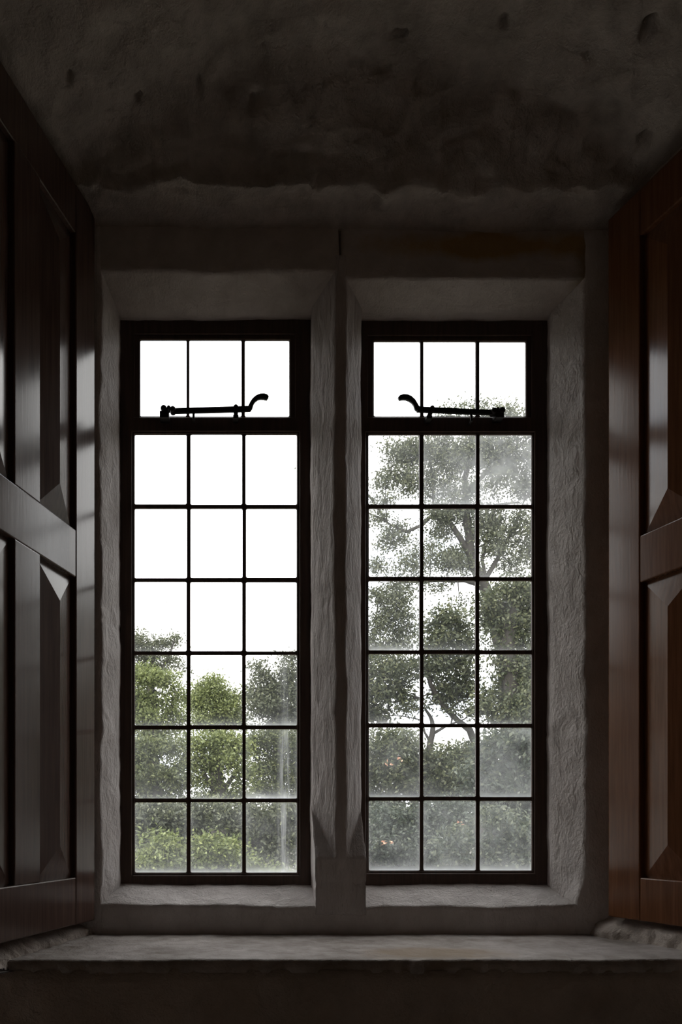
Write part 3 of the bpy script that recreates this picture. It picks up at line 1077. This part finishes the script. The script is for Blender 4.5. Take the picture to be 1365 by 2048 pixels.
# --- ivy-hung trunk on the right
tree('ivy_tree', 'ivy-hung tree column at the right edge of the right window', 'tree', 13.0,
     [(1035, 1190, 44, 30, 1.3), (1000, 1185, 30, 22, 1.0), (1040, 1240, 36, 40, 1.5), (1000, 1225, 40, 34, 1.3), (970, 1210, 22, 26, .9), (975, 1262, 14, 20, .6),
      (1020, 1290, 22, 50, 1.6), (1055, 1290, 20, 30, .9), (1030, 1350, 34, 50, 1.6), (1070, 1350, 40, 60, 1.3), (1035, 1420, 40, 50, 1.6), (985, 1395, 30, 26, 1.1),
      (975, 1420, 24, 20, .9), (1090, 1230, 40, 60, 1.2), (1000, 1435, 26, 20, 1.0), (975, 1330, 10, 20, .4), (1080, 1440, 40, 50, 1.4)],
     [[(1030, 1950, .22), (1028, 1500, .2), (1022, 1350, .17), (1020, 1250, .14), (1030, 1180, .09)]],
     M_IVY, (0.085, 0.045), 0.13, per=13, dens=.95, tone=(0.5, 0.30), twigs=5)

# --- evergreen with a leaning branch in the middle of the right window
tree('evergreen_oak', 'dark evergreen oak with a leaning bare limb, middle of the right window', 'tree', 14.5,
     [(895, 1235, 34, 26, 1.0), (870, 1260, 26, 24, 1.0), (925, 1250, 26, 22, 1.0), (900, 1280, 52, 26, 1.3), (855, 1300, 20, 18, .9), (940, 1290, 16, 24, 1.0),
      (880, 1330, 36, 26, 1.3), (925, 1330, 26, 34, 1.3), (905, 1380, 36, 40, 1.35), (940, 1370, 20, 30, 1.1), (870, 1350, 14, 20, .7),
      (780, 1340, 46, 36, 1.4), (740, 1390, 46, 46, 1.3), (800, 1385, 34, 30, 1.2), (760, 1425, 36, 22, 1.1), (820, 1420, 26, 16, .8), (830, 1340, 20, 24, .8),
      (905, 1415, 14, 16, .7), (945, 1425, 24, 16, .9), (865, 1400, 12, 16, .6), (700, 1330, 40, 60, 1.2), (690, 1420, 40, 60, 1.2)],
     [[(850, 1950, .14), (852, 1560, .10), (861, 1490, .075), (866, 1462, .06), (862, 1435, .04), (850, 1415, .025)], [(965, 1900, .13), (960, 1520, .09), (940, 1460, .075), (916, 1441, .06), (885, 1408, .055), (862, 1370, .05), (845, 1320, .035)],
      [(865, 1468, .04), (893, 1452, .025), (930, 1438, .015)], [(862, 1485, .035), (850, 1465, .025), (843, 1440, .015)], [(898, 1422, .03), (920, 1402, .02), (935, 1398, .012)], [(872, 1390, .03), (856, 1388, .02), (842, 1396, .01)], [(906, 1430, .025), (902, 1452, .015)]],
     M_IVY, (0.105, 0.044), 0.14, per=12, dens=.9, tone=(0.42, 0.30), twigs=6)

# --- lower growth in the right window, nearer to the house
tree('bay_bush', 'dense dark green bush filling the lower middle of the right window', 'bush', 11.0,
     [(775, 1495, 46, 40, 1.6), (735, 1540, 46, 50, 1.5), (790, 1550, 50, 46, 1.7), (845, 1530, 40, 40, 1.5), (895, 1545, 46, 46, 1.7), (930, 1510, 30, 30, 1.4), (905, 1500, 24, 18, .9),
      (860, 1580, 50, 30, 1.6), (760, 1600, 60, 30, 1.5), (925, 1585, 40, 30, 1.5), (815, 1480, 20, 26, .9), (680, 1540, 50, 70, 1.3)],
     [[(830, 1950, .12), (835, 1700, .10), (830, 1600, .07), (800, 1530, .04)], [(835, 1700, .07), (880, 1600, .05), (900, 1530, .03)]],
     M_IVY, (0.085, 0.038), 0.12, per=13, dens=.95, tone=(0.46, 0.30), twigs=4, dead=[(776, 1528, -1.1), (797, 1518, -1.1)])
tree('laurel_bush', 'grey-green bush against the right edge of the right window, below the ivy', 'bush', 8.6,
     [(990, 1500, 40, 40, 1.6), (1040, 1500, 46, 46, 1.6), (975, 1550, 40, 46, 1.6), (1030, 1570, 50, 46, 1.7), (1080, 1540, 46, 60, 1.4), (985, 1600, 50, 30, 1.5), (1050, 1610, 50, 30, 1.4), (1110, 1600, 40, 60, 1.2)],
     [[(1020, 1950, .11), (1018, 1700, .09), (1015, 1600, .06), (1000, 1540, .04)]],
     M_BLUE, (0.085, 0.036), 0.12, per=13, dens=.95, tone=(0.46, 0.28), twigs=4)
tree('holly_shrub', 'shadowy blue-green shrub in the bottom left panes of the right window', 'shrub', 8.0,
     [(775, 1640, 46, 40, 1.5), (735, 1690, 46, 60, 1.5), (790, 1690, 50, 50, 1.6), (850, 1650, 46, 46, 1.5), (860, 1720, 46, 46, 1.4), (780, 1760, 60, 50, 1.4), (680, 1700, 50, 80, 1.3), (905, 1630, 40, 36, 1.4)],
     [[(800, 1950, .07), (800, 1780, .06), (800, 1690, .04)]],
     M_BLUE, (0.06, 0.030), 0.10, per=13, dens=.9, tone=(0.36, 0.25), twigs=4, dead=[(771, 1685, -0.9), (773, 1687, -.9), (923, 1645, -1.0)])
tree('garden_shrub', 'leafy yellow-green shrub in the bottom right panes of the right window', 'shrub', 6.5,
     [(905, 1690, 34, 34, 1.4), (930, 1740, 40, 40, 1.4), (985, 1700, 34, 34, 1.4), (1030, 1670, 40, 46, 1.4), (1040, 1740, 50, 50, 1.4), (980, 1755, 40, 40, 1.4), (855, 1755, 14, 20, 1.0), (1090, 1700, 50, 70, 1.2), (985, 1640, 30, 30, 1.0)],
     [[(990, 1980, .05), (990, 1800, .04), (990, 1700, .03)]],
     M_BLUE, (0.06, 0.026), 0.09, per=13, dens=.9, tone=(0.55, 0.34), twigs=4)

# --- left window
tree('ash_tree', 'wispy grey-green tree rising highest at the left edge of the left window', 'tree', 26.0,
     [(310, 1285, 34, 16, .8), (345, 1280, 18, 18, .7), (290, 1310, 40, 20, .9), (340, 1320, 24, 16, .6), (255, 1290, 40, 30, .9), (300, 1340, 40, 26, 1.0), (360, 1340, 18, 14, .4), (220, 1330, 50, 50, 1.0), (278, 1275, 14, 10, .4)],
     [[(290, 1900, .26), (292, 1500, .22), (300, 1380, .15), (310, 1300, .07)], [(300, 1370, .08), (335, 1320, .05), (350, 1280, .03)]],
     M_OAK, (0.12, 0.05), 0.17, per=12, dens=.95, tone=(0.5, 0.25), twigs=6)
tree('sycamore_tree', 'rounded yellow-green tree at the left of the left window', 'tree', 18.0,
     [(300, 1355, 40, 22, 1.4), (335, 1365, 24, 20, 1.2), (280, 1400, 36, 30, 1.5), (330, 1400, 20, 20, 1.0), (290, 1435, 36, 26, 1.5), (350, 1425, 26, 20, 1.2), (360, 1390, 16, 20, 1.0), (240, 1390, 50, 60, 1.2), (345, 1450, 34, 16, 1.0), (310, 1470, 40, 20, 1.2)],
     [[(300, 1950, .2), (302, 1550, .16), (305, 1450, .1), (310, 1380, .05)], [(304, 1460, .07), (340, 1420, .05), (355, 1385, .03)]],
     M_LIME, (0.10, 0.050), 0.17, per=12, dens=.95, tone=(0.42, 0.26), twigs=5)
tree('maple_tree', 'bright green dome-topped tree in the middle of the left window', 'tree', 22.5,
     [(425, 1365, 18, 18, 1.3), (412, 1385, 28, 22, 1.5), (440, 1390, 26, 22, 1.5), (400, 1410, 26, 24, 1.5), (445, 1420, 34, 26, 1.6), (470, 1410, 16, 24, 1.0), (410, 1445, 34, 20, 1.5), (460, 1445, 30, 16, 1.4), (385, 1400, 14, 26, 1.0),
      (485, 1395, 16, 20, .9), (470, 1440, 22, 20, 1.3)],
     [[(430, 1950, .2), (430, 1560, .16), (428, 1450, .1), (427, 1380, .05)]],
     M_LIME, (0.10, 0.050), 0.17, per=12, dens=1.0, tone=(0.48, 0.26), twigs=5)
tree('dark_tree', 'dark grey-green tree with ragged top at the right side of the left window', 'tree', 19.0,
     [(515, 1335, 18, 14, .8), (530, 1355, 22, 18, 1.0), (515, 1385, 24, 24, 1.3), (550, 1385, 26, 26, 1.3), (530, 1415, 36, 26, 1.4), (575, 1350, 24, 26, 1.0), (585, 1320, 20, 16, .8), (590, 1390, 26, 34, 1.2), (570, 1425, 34, 24, 1.3), (620, 1370, 30, 60, 1.1), (560, 1320, 10, 10, .4), (620, 1440, 40, 40, 1.2), (560, 1450, 50, 16, 1.1)],
     [[(560, 1950, .2), (558, 1550, .17), (556, 1440, .12), (560, 1370, .06)]],
     M_OAK, (0.12, 0.05), 0.16, per=12, dens=1.0, tone=(0.40, 0.26), twigs=6)
tree('hazel_tree', 'sunlit bright green tree low in the centre of the left window', 'tree', 14.0,
     [(400, 1490, 28, 24, 1.4), (440, 1480, 36, 24, 1.5), (475, 1500, 26, 30, 1.4), (415, 1525, 34, 24, 1.4), (455, 1530, 26, 24, 1.2), (490, 1545, 20, 26, 1.2), (400, 1560, 20, 20, .9), (440, 1565, 30, 14, .7), (475, 1580, 26, 16, .9), (380, 1530, 14, 30, .9), (405, 1600, 34, 12, .9), (470, 1600, 40, 14, 1.1), (430, 1592, 40, 14, .8)],
     [[(440, 1980, .14), (440, 1640, .12), (440, 1560, .09), (438, 1490, .04)], [(440, 1590, .06), (475, 1540, .04)], [(440, 1600, .06), (405, 1540, .04)]],
     M_LIME, (0.085, 0.042), 0.14, per=12, dens=1.0, tone=(0.44, 0.30), twigs=6)
tree('beech_tree', 'dull green tree low at the left of the left window', 'tree', 13.0,
     [(300, 1500, 40, 30, 1.5), (345, 1490, 26, 26, 1.0), (285, 1550, 40, 36, 1.6), (335, 1550, 36, 30, 1.4), (365, 1520, 14, 24, .8), (310, 1595, 50, 26, 1.5), (235, 1540, 50, 70, 1.3), (360, 1570, 22, 24, 1.2)],
     [[(310, 1990, .14), (310, 1680, .12), (312, 1600, .09), (315, 1520, .05)], [(312, 1600, .06), (345, 1540, .04)]],
     M_MID, (0.08, 0.038), 0.13, per=12, dens=1.0, tone=(0.46, 0.26), twigs=5)
tree('elder_tree', 'green tree low at the right side of the left window behind a limescale streak', 'tree', 16.5,
     [(515, 1490, 24, 30, 1.3), (550, 1480, 36, 26, 1.4), (590, 1490, 30, 36, 1.4), (520, 1540, 24, 26, 1.2), (560, 1535, 36, 30, 1.5), (600, 1550, 30, 40, 1.4), (530, 1580, 36, 22, 1.4), (580, 1595, 40, 22, 1.3), (640, 1530, 40, 70, 1.2)],
     [[(560, 1990, .14), (560, 1680, .11), (558, 1590, .08), (556, 1510, .04)]],
     M_MID, (0.09, 0.042), 0.15, per=12, dens=1.0, tone=(0.46, 0.28), twigs=5)
tree('elm_thicket', 'dusky thicket across the second lowest edge of the left window', 'bush', 10.0,
     [(300, 1630, 50, 36, 1.5), (370, 1630, 50, 36, 1.5), (440, 1630, 46, 36, 1.5), (510, 1640, 46, 40, 1.5), (575, 1640, 50, 46, 1.5), (240, 1650, 50, 60, 1.3), (640, 1650, 40, 60, 1.3), (330, 1680, 60, 40, 1.3), (540, 1700, 60, 50, 1.4)],
     [[(400, 2000, .09), (402, 1740, .07), (410, 1650, .04)], [(402, 1760, .06), (520, 1680, .04)]],
     M_OAK, (0.08, 0.036), 0.11, per=13, dens=.95, tone=(0.40, 0.28), twigs=4)
tree('box_shrub', 'yellow-green shrub along the bottom left and middle panes of the left window', 'shrub', 7.0,
     [(320, 1690, 40, 30, 1.3), (290, 1740, 50, 40, 1.3), (350, 1730, 40, 40, 1.4), (405, 1700, 34, 34, 1.3), (450, 1690, 34, 26, 1.2), (430, 1745, 50, 40, 1.4), (490, 1740, 34, 40, 1.2), (240, 1740, 40, 50, 1.2), (560, 1760, 50, 30, 1.2)],
     [[(380, 2000, .05), (380, 1830, .045), (385, 1740, .03)]],
     M_LIME, (0.062, 0.030), 0.09, per=13, dens=.9, tone=(0.28, 0.30), twigs=4)

for nm, lab, us in (('hedge', 'distant dark hedge low behind the trees in the left window', range(120, 700, 62)),
                    ('hedge', 'distant dark hedge low behind the bushes in the right window', range(720, 1240, 62))):
    tree(nm, lab, 'hedge', 31.0 if us[0] < 500 else 38.0, [(u, 1655 + 8 * math.sin(u), 46, 52, 1.6) for u in us],
         [[(us[3], 1740, .1), (us[3], 1690, .08), (us[3], 1640, .05)]], M_IVY, (0.19, 0.10), 0.22, per=12, dens=.8, tone=(0.35, 0.25), twigs=0)

# the wood goes on to either side of the view; the varnished shutters mirror it
for us, Y, lab in (((-2900, -2300, -1800, -1400, -1000, -700), 22.0, 'woodland running on beyond the left window'),
                   ((1330, 1600, 1900, 2250, 2650, 3150), 21.0, 'woodland running on beyond the right window')):
    q = tree('woodland', lab, 'woodland', Y, [(u, v, 240, 190, 1.5, rng.uniform(-1, 3)) for u in us for v in (1560, 1300)] + [(u + 60, 1090, 150, 110, 1.2, 0) for u in us],
             [[(us[3], 1750, .3), (us[3], 1400, .25), (us[3], 1200, .1)]], M_IVY, (0.34, 0.20), 0.35, per=12, dens=.5, tone=(0.4, 0.3), twigs=0)
    q['kind'] = 'stuff'
